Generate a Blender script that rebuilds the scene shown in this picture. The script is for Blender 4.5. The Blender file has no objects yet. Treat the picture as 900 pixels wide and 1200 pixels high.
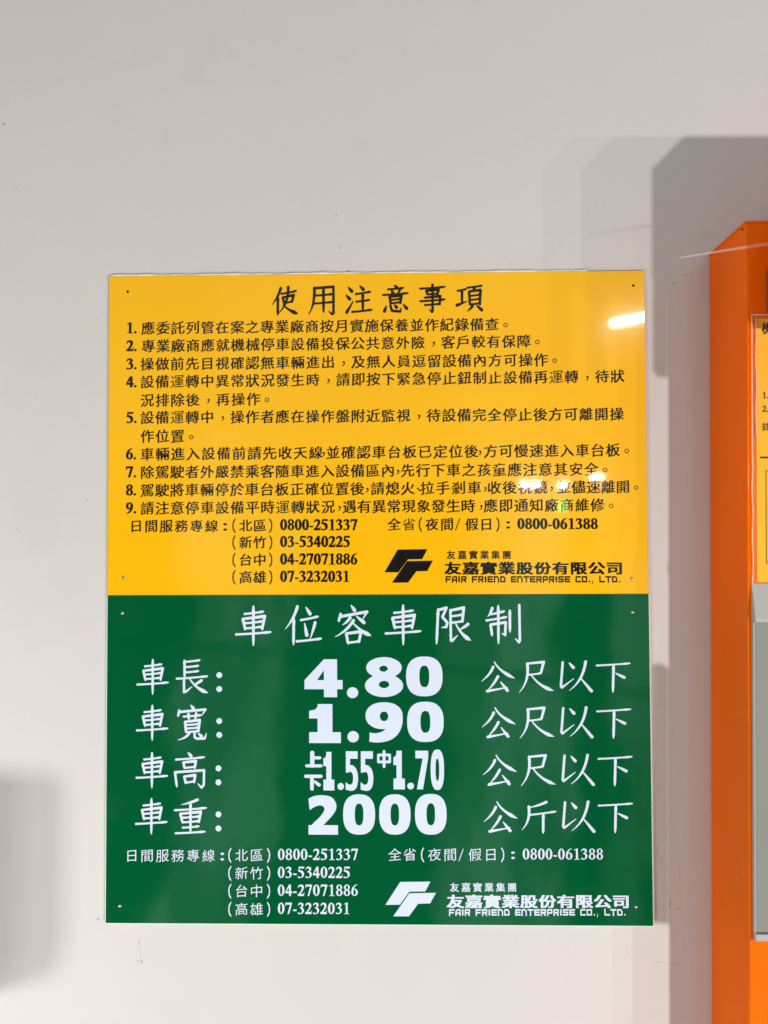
import bpy, bmesh, math, random
from mathutils import Vector, Matrix
from mathutils.geometry import delaunay_2d_cdt

scene = bpy.context.scene
COL = scene.collection
random.seed(7)

# ------------------------------------------------------------------ camera
cam_data = bpy.data.cameras.new('camera')
cam = bpy.data.objects.new('camera', cam_data)
COL.objects.link(cam)
cam_data.sensor_fit = 'HORIZONTAL'
cam_data.sensor_width = 36.0
cam_data.lens = 975.0 / 900.0 * 36.0
cam_data.clip_start = 0.01
cam_data.clip_end = 100.0
R_CV = [[0.9997833, -0.0047571, -0.0202638],
        [0.0041417, 0.9995321, -0.0303048],
        [0.0203985, 0.0302143, 0.9993353]]
def cv(v):                       # x right, y down, z into the wall  ->  Blender axes
    return Vector((v[0], v[2], -v[1]))
right = cv([R_CV[i][0] for i in range(3)])
up = -cv([R_CV[i][1] for i in range(3)])
back = -cv([R_CV[i][2] for i in range(3)])
CAM_POS = Vector((0.02733, -0.92680, 0.06334))
m = Matrix(((right.x, up.x, back.x), (right.y, up.y, back.y), (right.z, up.z, back.z))).to_4x4()
m.translation = CAM_POS
cam.matrix_world = m
scene.camera = cam

# ------------------------------------------------------------------ world: the dim hall behind the camera, light and dark bays
world = bpy.data.worlds.new('World')
scene.world = world
world.use_nodes = True
def setup_world():
    nt = world.node_tree
    N, L = nt.nodes, nt.links
    N.clear()
    out = N.new('ShaderNodeOutputWorld')
    bg = N.new('ShaderNodeBackground')
    tc = N.new('ShaderNodeTexCoord')
    sep = N.new('ShaderNodeSeparateXYZ')
    L.new(tc.outputs['Generated'], sep.inputs[0])
    def math_(op, a, b=None, c=None):
        n = N.new('ShaderNodeMath'); n.operation = op
        for i, v in enumerate((a, b, c)):
            if v is None: continue
            if isinstance(v, (int, float)): n.inputs[i].default_value = v
            else: L.new(v, n.inputs[i])
        return n.outputs[0]
    ny = math_('MULTIPLY', sep.outputs[1], -1.0)
    az = math_('ARCTAN2', sep.outputs[0], ny)               # 0 straight behind the camera
    noise = N.new('ShaderNodeTexNoise')
    noise.inputs['Scale'].default_value = 5.0
    noise.inputs['Detail'].default_value = 2.0
    L.new(tc.outputs['Generated'], noise.inputs['Vector'])
    wob = math_('MULTIPLY_ADD', noise.outputs[0], 0.16, -0.08)
    lean = math_('MULTIPLY', sep.outputs[2], -0.10)
    a2 = math_('ADD', math_('ADD', az, wob), lean)
    t = math_('MULTIPLY_ADD', a2, 1.25, 0.5)                # -0.4..0.4 rad -> 0..1
    ramp = N.new('ShaderNodeValToRGB')
    L.new(t, ramp.inputs[0])
    cr = ramp.color_ramp
    cr.interpolation = 'LINEAR'
    stops = [(0.0, WLO), (0.17, WLO), (0.19, WHI), (0.335, WHI * 0.8), (0.35, WLO), (0.585, WLO * 1.2), (0.60, WHI),
             (0.745, WHI * 0.9), (0.76, WLO), (0.815, WLO), (0.825, WHI * .7), (0.875, WHI * .7), (0.885, WLO), (1.0, WLO)]
    e = cr.elements
    e[0].position, e[1].position = stops[0][0], stops[-1][0]
    e[0].color = (stops[0][1],) * 3 + (1,); e[1].color = (stops[-1][1],) * 3 + (1,)
    for p, v in stops[1:-1]:
        k = e.new(p); k.color = (v, v, v, 1)
    # only the sector behind the camera has the bays, elsewhere an even glow
    inside = math_('LESS_THAN', math_('ABSOLUTE', a2), 0.4)
    low = N.new('ShaderNodeMapRange'); low.interpolation_type = 'SMOOTHSTEP'
    L.new(sep.outputs[2], low.inputs[0])
    low.inputs[1].default_value = -0.02; low.inputs[2].default_value = 0.14
    low.inputs[3].default_value = 1.0; low.inputs[4].default_value = 0.16
    fac = math_('MULTIPLY', inside, low.outputs[0])
    mix = N.new('ShaderNodeMix'); mix.data_type = 'RGBA'
    L.new(fac, mix.inputs[0])
    mix.inputs[6].default_value = (WAMB, WAMB * 0.92, WAMB * 0.91, 1)
    tint = N.new('ShaderNodeMix'); tint.data_type = 'RGBA'; tint.blend_type = 'MULTIPLY'
    tint.inputs[0].default_value = 1.0
    # uprights, rails and passing shapes inside the bays
    mp = N.new('ShaderNodeMapping'); mp.inputs['Scale'].default_value = (16.0, 16.0, 3.2); mp.inputs['Rotation'].default_value = (0, 0.12, 0)
    L.new(tc.outputs['Generated'], mp.inputs['Vector'])
    n2 = N.new('ShaderNodeTexNoise'); n2.inputs['Scale'].default_value = 1.0; n2.inputs['Detail'].default_value = 3.0
    L.new(mp.outputs[0], n2.inputs['Vector'])
    st = N.new('ShaderNodeMapRange'); st.inputs[1].default_value = 0.42; st.inputs[2].default_value = 0.56
    st.inputs[3].default_value = 0.45; st.inputs[4].default_value = 1.15
    L.new(n2.outputs[0], st.inputs[0])
    rail = math_('ABSOLUTE', math_('SUBTRACT', math_('ADD', sep.outputs[2], math_('MULTIPLY', az, 0.10)), -0.150))
    rl = N.new('ShaderNodeMapRange'); rl.inputs[1].default_value = 0.004; rl.inputs[2].default_value = 0.008
    rl.inputs[3].default_value = 0.35; rl.inputs[4].default_value = 1.0
    L.new(rail, rl.inputs[0])
    strk = math_('MULTIPLY', st.outputs[0], rl.outputs[0])
    sm = N.new('ShaderNodeMix'); sm.data_type = 'RGBA'; sm.blend_type = 'MULTIPLY'; sm.inputs[0].default_value = 1.0
    L.new(ramp.outputs[0], sm.inputs[6]); L.new(strk, sm.inputs[7])
    L.new(sm.outputs[2], tint.inputs[6]); tint.inputs[7].default_value = (0.55, 1.0, 0.80, 1)
    L.new(tint.outputs[2], mix.inputs[7])
    L.new(mix.outputs[2], bg.inputs[0])
    bg.inputs[1].default_value = 1.0
    L.new(bg.outputs[0], out.inputs[0])
WLO, WHI, WAMB = 0.05, 0.90, 0.385
setup_world()

# ------------------------------------------------------------------ lamps of the hall and an added fill
def lamp(name, loc, watts, sx, sy, colour=(1, 0.97, 0.94), target=None, roll=0.0):
    d = bpy.data.lights.new(name, 'AREA')
    d.shape = 'RECTANGLE'; d.size = sx; d.size_y = sy; d.energy = watts; d.color = colour
    o = bpy.data.objects.new(name, d); COL.objects.link(o)
    o.location = loc
    dirv = (Vector(target) - Vector(loc)) if target else Vector((0, 1, 0))
    o.rotation_euler = (dirv.to_track_quat('-Z', 'Y').to_matrix().to_4x4() @ Matrix.Rotation(roll, 4, 'Z')).to_euler()
    return o
lamp('aisle_lamp', (1.45, -2.5, -1.0), 53.0, 0.085, 0.085, (1, 0.965, 0.94))
lamp('side_lamp', (2.41, -2.5, -1.0), 19.0, 0.05, 0.05, (1, 0.97, 0.94))
lamp('side_lamp', (2.94, -2.5, -1.0), 19.0, 0.06, 0.06, (1, 0.97, 0.94))
lamp('low_lamp', (-1.35, -1.2, -0.75), 16.0, 0.30, 0.30, (1, 0.975, 0.965))
lamp('fill_lamp', (-0.85, -1.1, -0.75), 3.0, 0.27, 0.27, (1, 0.975, 0.97))  # added fill light for the wall, no such lamp known in the hall
def mirror(px, pz, depth):       # where a lamp stands whose image shows at (px, pz) of the sign
    s = (0.9268 + depth) / 0.9268
    return (CAM_POS.x + (px - CAM_POS.x) * s, -depth, CAM_POS.z + (pz - CAM_POS.z) * s)
lamp('ceiling_lamp', mirror(0.2820, 0.3035, 1.4), 0.7, 0.100, 0.020, roll=math.radians(10))
for px, pz, w in ((0.1655, 0.1215, .050), (0.1765, 0.1213, .045), (0.2068, 0.1205, .050), (0.2445, 0.1300, .075)):
    lamp('far_lamp', mirror(px, pz, 4.0), 0.55, w, 0.022)
lamp('exit_lamp', mirror(0.2060, 0.0975, 4.0), 0.16, 0.055, 0.06, (0.02, 1.0, 0.25))

scene.view_settings.view_transform = 'Standard'
scene.view_settings.look = 'None'
scene.view_settings.exposure = 0.0
scene.view_settings.gamma = 1.0

# ------------------------------------------------------------------ materials
def new_mat(name):
    mt = bpy.data.materials.new(name); mt.use_nodes = True
    nt = mt.node_tree
    return mt, nt, nt.nodes['Principled BSDF']
def set_in(b, **k):
    for n, v in k.items():
        b.inputs[n.replace('_', ' ')].default_value = v
def rgba(c): return (c[0], c[1], c[2], 1.0)
def bump(nt, b, scale, strength, dist, detail=3.0, extra=None):
    tc = nt.nodes.new('ShaderNodeTexCoord')
    n = nt.nodes.new('ShaderNodeTexNoise'); n.inputs['Scale'].default_value = scale; n.inputs['Detail'].default_value = detail
    nt.links.new(tc.outputs['Object'], n.inputs['Vector'])
    bp = nt.nodes.new('ShaderNodeBump'); bp.inputs['Strength'].default_value = strength; bp.inputs['Distance'].default_value = dist
    nt.links.new(n.outputs[0], bp.inputs['Height'])
    nt.links.new(bp.outputs[0], b.inputs['Normal'])
    if 'Coat Normal' in b.inputs: nt.links.new(bp.outputs[0], b.inputs['Coat Normal'])
    return tc, n, bp
def glossy_paint(name, colour, rough=0.25, coat=1.0, coat_rough=0.03, spec=0.0, vary=0.04, wav=(9.0, 0.06, 0.002), scuffs=0.0):
    mt, nt, b = new_mat(name)
    set_in(b, Roughness=rough, Coat_Weight=coat, Coat_Roughness=coat_rough, Coat_IOR=1.5)
    b.inputs['Specular IOR Level'].default_value = spec
    tc, n, bp = bump(nt, b, *wav, detail=1.0)
    n2 = nt.nodes.new('ShaderNodeTexNoise'); n2.inputs['Scale'].default_value = 6.0; n2.inputs['Detail'].default_value = 4.0
    nt.links.new(tc.outputs['Object'], n2.inputs['Vector'])
    mr = nt.nodes.new('ShaderNodeMapRange'); mr.inputs[3].default_value = 1 - vary; mr.inputs[4].default_value = 1 + vary
    nt.links.new(n2.outputs[0], mr.inputs[0])
    mx = nt.nodes.new('ShaderNodeMix'); mx.data_type = 'RGBA'; mx.blend_type = 'MULTIPLY'; mx.inputs[0].default_value = 1
    mx.inputs[6].default_value = rgba(colour)
    nt.links.new(mr.outputs[0], mx.inputs[7])
    nt.links.new(mx.outputs[2], b.inputs['Base Color'])
    # smears and fingermarks: the gloss is uneven
    n3 = nt.nodes.new('ShaderNodeTexNoise'); n3.inputs['Scale'].default_value = 14.0; n3.inputs['Detail'].default_value = 6.0; n3.inputs['Distortion'].default_value = 1.2
    nt.links.new(tc.outputs['Object'], n3.inputs['Vector'])
    m3 = nt.nodes.new('ShaderNodeMapRange'); m3.inputs[1].default_value = 0.45; m3.inputs[2].default_value = 0.75
    m3.inputs[3].default_value = coat_rough; m3.inputs[4].default_value = coat_rough * 3.2
    nt.links.new(n3.outputs[0], m3.inputs[0]); nt.links.new(m3.outputs[0], b.inputs['Coat Roughness'])
    if scuffs:                                   # fine dry scratches and dust worn into the colour
        mp = nt.nodes.new('ShaderNodeMapping'); mp.inputs['Scale'].default_value = (220, 220, 26); mp.inputs['Rotation'].default_value = (0.25, 0.35, 0)
        nt.links.new(tc.outputs['Object'], mp.inputs['Vector'])
        n4 = nt.nodes.new('ShaderNodeTexNoise'); n4.inputs['Scale'].default_value = 1.0; n4.inputs['Detail'].default_value = 2.0
        nt.links.new(mp.outputs[0], n4.inputs['Vector'])
        m4 = nt.nodes.new('ShaderNodeMapRange'); m4.inputs[1].default_value = 0.70; m4.inputs[2].default_value = 0.78
        m4.inputs[3].default_value = 0.0; m4.inputs[4].default_value = scuffs
        nt.links.new(n4.outputs[0], m4.inputs[0])
        m5 = nt.nodes.new('ShaderNodeMix'); m5.data_type = 'RGBA'
        nt.links.new(m4.outputs[0], m5.inputs[0]); nt.links.new(mx.outputs[2], m5.inputs[6]); m5.inputs[7].default_value = (0.62, 0.50, 0.40, 1)
        nt.links.new(m5.outputs[2], b.inputs['Base Color'])
    return mt

def wall_material():
    mt, nt, b = new_mat('painted_plaster')
    N, L = nt.nodes, nt.links
    set_in(b, Roughness=0.55); b.inputs['Specular IOR Level'].default_value = 0.3
    tc = N.new('ShaderNodeTexCoord')
    pos = tc.outputs['Object']
    def noise(scale, detail, rough=0.5):
        n = N.new('ShaderNodeTexNoise'); n.inputs['Scale'].default_value = scale
        n.inputs['Detail'].default_value = detail; n.inputs['Roughness'].default_value = rough
        L.new(pos, n.inputs['Vector']); return n.outputs[0]
    def math_(op, a, b_=None, clamp=False):
        n = N.new('ShaderNodeMath'); n.operation = op; n.use_clamp = clamp
        for i, v in enumerate((a, b_)):
            if v is None: continue
            if isinstance(v, (int, float)): n.inputs[i].default_value = v
            else: L.new(v, n.inputs[i])
        return n.outputs[0]
    big = noise(3.0, 3.0); mid = noise(22.0, 4.0); fine = noise(260.0, 2.0)
    val = math_('ADD', math_('MULTIPLY', big, 0.045), math_('ADD', math_('MULTIPLY', mid, 0.03), math_('MULTIPLY', fine, 0.015)))
    val = math_('ADD', val, 0.955)
    patch = N.new('ShaderNodeMapRange'); patch.inputs[1].default_value = 0.60; patch.inputs[2].default_value = 0.66
    patch.inputs[3].default_value = 0.0; patch.inputs[4].default_value = 0.028
    L.new(noise(7.0, 5.0, 0.6), patch.inputs[0])
    val = math_('SUBTRACT', val, patch.outputs[0])
    vo = N.new('ShaderNodeTexVoronoi'); vo.inputs['Scale'].default_value = 26.0; L.new(pos, vo.inputs['Vector'])
    speck = math_('LESS_THAN', math_('ADD', vo.outputs['Distance'], math_('MULTIPLY', noise(9.0, 1.0), 0.10)), 0.072)
    val = math_('SUBTRACT', val, math_('MULTIPLY', speck, 0.10))
    # scuffs and pin marks that stay where they are on the paint: x, z, half width, half height, strength, slant
    sep = N.new('ShaderNodeSeparateXYZ'); L.new(pos, sep.inputs[0])
    fray = math_('MULTIPLY', math_('SUBTRACT', noise(420.0, 2.0), 0.5), 1.6)
    total = None
    for x, z, w, h, s, sl in MARKS:
        dx = math_('SUBTRACT', sep.outputs[0], x)
        dz = math_('SUBTRACT', sep.outputs[2], z)
        dz2 = math_('SUBTRACT', dz, math_('MULTIPLY', dx, sl))
        q = math_('ADD', math_('POWER', math_('DIVIDE', math_('ABSOLUTE', dx), w), 2.0), math_('POWER', math_('DIVIDE', math_('ABSOLUTE', dz2), h), 2.0))
        q = math_('ADD', q, fray)
        msk = math_('MULTIPLY', math_('SUBTRACT', 1.0, q, True), s)
        total = msk if total is None else math_('MAXIMUM', total, msk)
    val = math_('MULTIPLY', val, math_('SUBTRACT', 1.0, total))
    mx = N.new('ShaderNodeMix'); mx.data_type = 'RGBA'; mx.blend_type = 'MULTIPLY'; mx.inputs[0].default_value = 1
    mx.inputs[6].default_value = rgba(WALL_COL); L.new(val, mx.inputs[7])
    L.new(mx.outputs[2], b.inputs['Base Color'])
    hgt = math_('ADD', math_('ADD', math_('MULTIPLY', mid, 0.6), math_('MULTIPLY', noise(85.0, 3.0), 0.35)), math_('MULTIPLY', fine, 0.12))
    bp = N.new('ShaderNodeBump'); bp.inputs['Strength'].default_value = 0.25; bp.inputs['Distance'].default_value = 0.003
    L.new(hgt, bp.inputs['Height']); L.new(bp.outputs[0], b.inputs['Normal'])
    return mt
WALL_COL = (0.655, 0.622, 0.612)
MARKS = [(-0.4241, 0.5369, .0016, .0022, .45, 0), (-0.4077, 0.4627, .006, .0012, .12, .6), (-0.044, 0.4269, .0016, .0014, .40, 0),
         (-0.0307, 0.3626, .0015, .0016, .55, 0), (-0.0402, 0.3899, .0012, .004, .25, 0), (-0.326, 0.1065, .0017, .0013, .40, 0),
         (-0.4041, 0.0742, .0018, .0012, .25, 0), (-0.3096, -0.3575, .0022, .0020, .38, 0), (-0.2639, -0.3832, .0012, .0045, .25, 0),
         (-0.2609, -0.4036, .0020, .0024, .35, 0), (-0.2647, -0.4027, .003, .0010, .25, 0), (-0.2622, -0.3935, .0007, .012, .13, -6),
         (0.3335, 0.3452, .0016, .0014, .45, 0), (0.3459, 0.3547, .004, .0010, .32, .1), (0.3188, -0.3387, .0012, .0045, .40, -.6),
         (0.328, -0.3432, .0030, .0012, .30, 0), (0.3348, -0.3844, .0014, .0012, .40, 0), (0.3163, -0.3249, .0009, .010, .20, 2),
         (0.4322, 0.4298, .003, .002, .2, 0), (0.3059, -0.4011, .006, .0009, .28, .1), (0.322, -0.4025, .012, .0007, .18, -.05),
         (0.3085, -0.215, .0010, .014, .16, 3), (0.3165, -0.262, .0008, .012, .14, 4), (0.33, -0.305, .0010, .010, .15, -3),
         (0.341, -0.322, .0009, .011, .14, 3), (0.306, -0.282, .0012, .009, .16, -2), (0.3245, -0.152, .0009, .010, .10, 2)]
M = {}
M['wall'] = wall_material()
M['yellow'] = glossy_paint('yellow_acrylic', (0.98, 0.515, 0.003), rough=0.16, spec=0.14, coat_rough=0.045)
M['green'] = glossy_paint('green_acrylic', (0.0003, 0.096, 0.029))
M['black'] = glossy_paint('black_ink', (0.012, 0.010, 0.010), vary=0.0)
M['white'] = glossy_paint('white_ink', (0.72, 0.80, 0.96), vary=0.02)
M['mint_edge'] = glossy_paint('mint_acrylic_edge', (0.66, 0.86, 0.72), rough=0.35, coat=0.3, vary=0.02)
M['amber_edge'] = glossy_paint('amber_acrylic_edge', (0.78, 0.50, 0.10), rough=0.35, coat=0.3, vary=0.02)
M['sealant'] = glossy_paint('white_sealant', (0.80, 0.78, 0.72), rough=0.5, coat=0.0)
M['orange'] = glossy_paint('orange_enamel', (0.97, 0.160, 0.001), rough=0.4, coat=0.26, coat_rough=0.08, wav=(26.0, 0.16, 0.003), vary=0.09, scuffs=0.22)
M['grey'] = glossy_paint('grey_plastic', (0.28, 0.29, 0.255), rough=0.6, coat=0.0)
M['pale_grey'] = glossy_paint('pale_grey_plastic', (0.46, 0.46, 0.43), rough=0.55, coat=0.0)
M['label'] = glossy_paint('yellow_label', (0.96, 0.50, 0.006), rough=0.3, coat=0.25, coat_rough=0.05)
M['sleeve_edge_gleam'] = glossy_paint('sleeve_edge_gleam', (0.95, 0.66, 0.52), rough=0.2, coat=1.0)  # bright reflection along the sleeve edge put into a pale colour
M['violet'] = glossy_paint('violet_grey_plate', (0.16, 0.10, 0.13), rough=0.3)
M['dark'] = glossy_paint('dark_metal', (0.03, 0.025, 0.02), rough=0.5, coat=0.0)
def metal_mat():
    mt, nt, b = new_mat('screw_metal')
    set_in(b, Base_Color=(0.45, 0.42, 0.36, 1), Metallic=0.9, Roughness=0.35)
    bump(nt, b, 900.0, 0.3, 0.0004)
    return mt
M['metal'] = metal_mat()
def film_mat():
    mt, nt, b = new_mat('clear_film')
    N, L = nt.nodes, nt.links
    set_in(b, Base_Color=(0.9, 0.75, 0.7, 1), Roughness=0.12)
    bump(nt, b, 70.0, 0.5, 0.002)
    tr = N.new('ShaderNodeBsdfTransparent'); mx = N.new('ShaderNodeMixShader'); mx.inputs[0].default_value = 0.03
    L.new(tr.outputs[0], mx.inputs[1]); L.new(b.outputs[0], mx.inputs[2])
    L.new(mx.outputs[0], N['Material Output'].inputs[0])
    return mt
M['film'] = film_mat()
def clear_strip_mat():
    mt, nt, b = new_mat('milky_plastic')
    N, L = nt.nodes, nt.links
    set_in(b, Base_Color=(0.95, 0.84, 0.80, 1), Roughness=0.25)
    bump(nt, b, 60.0, 0.3, 0.001)
    tr = N.new('ShaderNodeBsdfTransparent'); mx = N.new('ShaderNodeMixShader'); mx.inputs[0].default_value = 0.16
    L.new(tr.outputs[0], mx.inputs[1]); L.new(b.outputs[0], mx.inputs[2])
    L.new(mx.outputs[0], N['Material Output'].inputs[0])
    return mt
M['strip'] = clear_strip_mat()

# ------------------------------------------------------------------ object helpers
def link_mesh(name, verts, faces, mat, parent=None, smooth=False):
    me = bpy.data.meshes.new(name)
    me.from_pydata([tuple(v) for v in verts], [], [tuple(f) for f in faces])
    me.update()
    for mm in (mat if isinstance(mat, (list, tuple)) else (mat,)): me.materials.append(mm)
    if smooth:
        for p in me.polygons: p.use_smooth = True
    o = bpy.data.objects.new(name, me); COL.objects.link(o)
    if parent: o.parent = parent
    return o
def link_bm(name, bm, mat, parent=None, smooth=False):
    me = bpy.data.meshes.new(name)
    bm.normal_update(); bm.to_mesh(me); bm.free()
    for mm in (mat if isinstance(mat, (list, tuple)) else (mat,)): me.materials.append(mm)
    if smooth:
        for p in me.polygons: p.use_smooth = True
    o = bpy.data.objects.new(name, me); COL.objects.link(o)
    if parent: o.parent = parent
    return o
def thing(name, label, cat, loc):
    o = bpy.data.objects.new(name, None); COL.objects.link(o)
    o.empty_display_size = 0.05
    o.location = loc; o['label'] = label; o['category'] = cat
    return o
def box_bm(x0, x1, y0, y1, z0, z1, bev=0.0, seg=2, bm=None):
    b = bmesh.new()
    bmesh.ops.create_cube(b, size=1)
    for v in b.verts:
        v.co = Vector(((x0 + x1) / 2 + v.co.x * (x1 - x0), (y0 + y1) / 2 + v.co.y * (y1 - y0), (z0 + z1) / 2 + v.co.z * (z1 - z0)))
    if bev: bmesh.ops.bevel(b, geom=b.edges[:], offset=bev, segments=seg, profile=0.6, affect='EDGES')
    if bm is None: return b
    me = bpy.data.meshes.new('tmp'); b.to_mesh(me); b.free(); bm.from_mesh(me); bpy.data.meshes.remove(me)
    return bm

# ------------------------------------------------------------------ lettering: strokes and outlines
GLYPHS = {}
def union(polys):
    """flat union of convex pieces, as vertices and triangles"""
    vs, fs = [], []
    for p in polys:
        area = sum(p[i][0] * p[(i + 1) % len(p)][1] - p[(i + 1) % len(p)][0] * p[i][1] for i in range(len(p)))
        if abs(area) < 1e-7: continue
        if area < 0: p = p[::-1]
        fs.append(list(range(len(vs), len(vs) + len(p)))); vs += [Vector(q) for q in p]
    v, e, f, ov, oe, of = delaunay_2d_cdt(vs, [], fs, 0, 1e-6, True)
    keep = [t for t, o in zip(f, of) if len(o)]
    return [(a.x, a.y) for a in v], keep
def disc(x, y, r, n=10):
    return [(x + r * math.cos(2 * math.pi * i / n + .2), y + r * math.sin(2 * math.pi * i / n + .2)) for i in range(n)]
def ribbon(pts, widths, caps=True, n=10):
    out = []
    for (a, b, wa, wb) in zip(pts, pts[1:], widths, widths[1:]):
        d = Vector((b[0] - a[0], b[1] - a[1]))
        if d.length < 1e-6: continue
        d.normalize(); nx, ny = -d.y, d.x
        out.append([(a[0] + nx * wa / 2, a[1] + ny * wa / 2), (b[0] + nx * wb / 2, b[1] + ny * wb / 2),
                    (b[0] - nx * wb / 2, b[1] - ny * wb / 2), (a[0] - nx * wa / 2, a[1] - ny * wa / 2)])
    if caps:
        for p, w in zip(pts, widths): out.append(disc(p[0], p[1], w / 2, n))
    return out
def bez(a, c, b, n=7):
    return [((1 - t) ** 2 * a[0] + 2 * t * (1 - t) * c[0] + t * t * b[0], (1 - t) ** 2 * a[1] + 2 * t * (1 - t) * c[1] + t * t * b[1]) for t in [i / n for i in range(n + 1)]]
def lerpw(n, stops):
    out = []
    for i in range(n):
        t = i / (n - 1)
        for (t0, w0), (t1, w1) in zip(stops, stops[1:]):
            if t <= t1 + 1e-9:
                out.append(w0 + (w1 - w0) * (t - t0) / max(t1 - t0, 1e-9)); break
    return out
# brush characters; strokes: h across, s down, p falling left, n falling right, d dot, t rising flick, w bent line with hook, f across then down
KAI = {
 '車': 's 50 0 50 100;h 25 19 78 13;s 20 31 27 60;f 20 32 82 25 75 58;h 27 43 76 38;h 28 56 74 52;h 1 72 99 66',
 '長': 's 26 3 27 52;h 26 7 74 2;h 27 22 70 18;h 27 37 70 33;h 2 55 98 48;w 25 54 25 93 31 92 50 78;p 80 60 60 72 56 74;n 42 54 62 84 99 95',
 '寬': 'd 46 0 54 9;s 10 14 6 31;w 10 19 92 12 81 28;h 24 32 78 28;s 39 24 40 40;s 63 22 60 38;s 28 46 31 77;f 28 47 74 42 70 74;h 30 56 71 53;h 31 66 70 63;h 31 76 70 73;p 42 77 36 92 6 99;w 58 75 58 91 66 95 90 94 95 80;d 70 80 79 88',
 '高': 'd 44 0 53 10;h 6 20 94 13;s 29 27 33 45;f 29 28 68 24 65 43;h 33 43 66 40;s 3 55 9 97;w 3 56 94 50 93 92 86 99 74 88;s 32 68 37 88;f 32 68 66 64 63 84;h 37 85 64 81',
 '重': 'p 72 3 50 12 22 17;h 1 33 99 26;s 50 10 50 96;s 18 42 25 68;f 18 43 82 37 76 66;h 25 54 77 50;h 26 67 76 63;h 26 82 76 78;h 4 98 95 93',
 '公': 'p 36 17 28 42 1 64;n 40 1 52 30 99 54;p 50 48 38 74 18 95;t 18 96 78 84;d 58 66 78 94',
 '尺': 'f 24 7 72 2 63 38;h 28 43 62 38;p 24 7 30 64 0 99;n 36 45 58 80 99 94',
 '以': 'w 15 3 9 80 12 84 46 56;d 34 5 46 20;p 82 1 74 62 34 93;d 68 55 98 95',
 '下': 'h 1 13 99 6;s 51 11 48 99;d 57 38 82 52',
 '斤': 'p 72 2 50 14 20 20;p 21 17 26 62 1 90;h 23 43 99 32;s 63 40 62 100',
 '位': 'p 34 2 24 34 1 58;s 24 32 23 98;d 58 4 69 20;h 44 36 91 27;d 54 45 60 74;p 83 43 78 62 69 84;h 32 90 100 83',
 '容': 'd 45 0 54 12;s 16 21 10 40;w 15 28 89 16 77 34;p 42 31 34 42 21 49;d 60 28 80 43;p 51 38 34 64 1 79;n 50 44 70 66 99 76;s 31 70 36 97;f 31 71 72 66 66 92;h 36 94 68 90',
 '限': 's 7 10 2 100;w 7 12 31 6 19 30 33 45 30 56 17 58;w 42 12 43 92 47 92 62 78;f 43 13 80 6 76 42;h 44 28 76 24;h 44 45 76 41;p 92 49 80 58 66 64;n 56 46 72 78 99 91',
 '制': 'p 18 8 14 20 5 30;h 12 24 52 16;h 1 40 58 31;s 35 2 35 100;s 13 50 17 80;w 13 51 56 45 54 78 45 74;s 68 14 68 70;w 95 0 96 92 93 97 83 88',
 '使': 'p 34 4 24 36 1 62;s 23 37 22 100;h 37 24 94 14;p 63 0 64 62 24 95;s 42 36 47 59;f 42 37 84 29 78 53;h 47 58 79 51;n 44 64 66 86 100 96',
 '用': 'p 22 6 24 66 0 99;w 22 7 95 2 95 96 90 99 77 89;s 57 6 57 92;h 22 33 92 28;h 21 61 92 56',
 '注': 'd 11 6 24 20;d 3 34 16 47;t 5 94 29 56;d 55 1 68 14;h 40 30 95 22;h 42 57 91 51;s 66 28 66 87;h 26 93 100 86',
 '意': 'd 46 0 55 9;h 22 15 80 10;d 34 18 40 28;p 68 15 64 24 58 28;h 2 35 98 29;s 27 41 31 66;f 27 42 73 37 69 64;h 30 53 70 49;h 31 65 70 61;d 14 75 7 93;w 30 73 36 92 68 95 72 82;d 46 71 54 80;d 80 69 93 84',
 '事': 'h 2 14 98 8;s 26 21 30 36;f 26 22 74 18 70 34;h 30 35 71 32;f 20 47 80 42 78 72;h 2 60 98 54;h 20 74 78 70;w 50 0 50 97 47 99 37 90',
 '項': 'h 3 24 36 18;s 20 22 20 68;t 0 77 40 63;h 42 13 99 6;p 71 12 66 20 60 25;s 48 26 51 77;f 48 27 93 22 90 75;h 51 43 90 39;h 51 58 90 54;h 51 74 90 70;p 62 78 56 90 40 99;d 77 78 97 95',
}
def kai(ch, W=8.0):
    P = []
    for st in KAI[ch].split(';'):
        k, *n = st.split(); n = [float(q) for q in n]
        pt = [(n[i], n[i + 1]) for i in range(0, len(n), 2)]
        if k == 'h':
            a, b = pt
            L_ = bez(a, ((a[0] + b[0]) / 2, (a[1] + b[1]) / 2 + 1.2), b, 8)
            P += ribbon(L_, lerpw(9, [(0, W * .8), (.12, W * .72), (.8, W * .68), (.94, W * 1.12), (1, W * .6)]))
        elif k == 's':
            a, b = pt
            P += ribbon(bez(a, ((a[0] + b[0]) / 2, (a[1] + b[1]) / 2), b, 8), lerpw(9, [(0, W * .7), (.1, W * 1.15), (.25, W * .92), (.85, W * .95), (1, W * .5)]))
        elif k == 'p':
            P += ribbon(bez(*pt), lerpw(8, [(0, W * 1.05), (.5, W * .85), (1, W * .25)]))
        elif k == 'n':
            P += ribbon(bez(*pt, n=10), lerpw(11, [(0, W * .5), (.5, W * .85), (.82, W * 1.45), (1, W * .3)]))
        elif k == 'd':
            P += ribbon([pt[0], ((pt[0][0] * .4 + pt[1][0] * .6), (pt[0][1] * .4 + pt[1][1] * .6)), pt[1]], [W * .45, W * 1.05, W * 1.2])
        elif k == 't':
            P += ribbon(pt, [W * 1.15, W * .35])
        elif k == 'f':
            P += ribbon(pt, [W * .8, W * 1.05, W * .85])
        elif k == 'w':
            P += ribbon(pt, [W * .9] * (len(pt) - 1) + [W * .3])
    v, f = union(P)
    return [(x / 100 - .5, .5 - y / 100) for x, y in v], f
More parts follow.
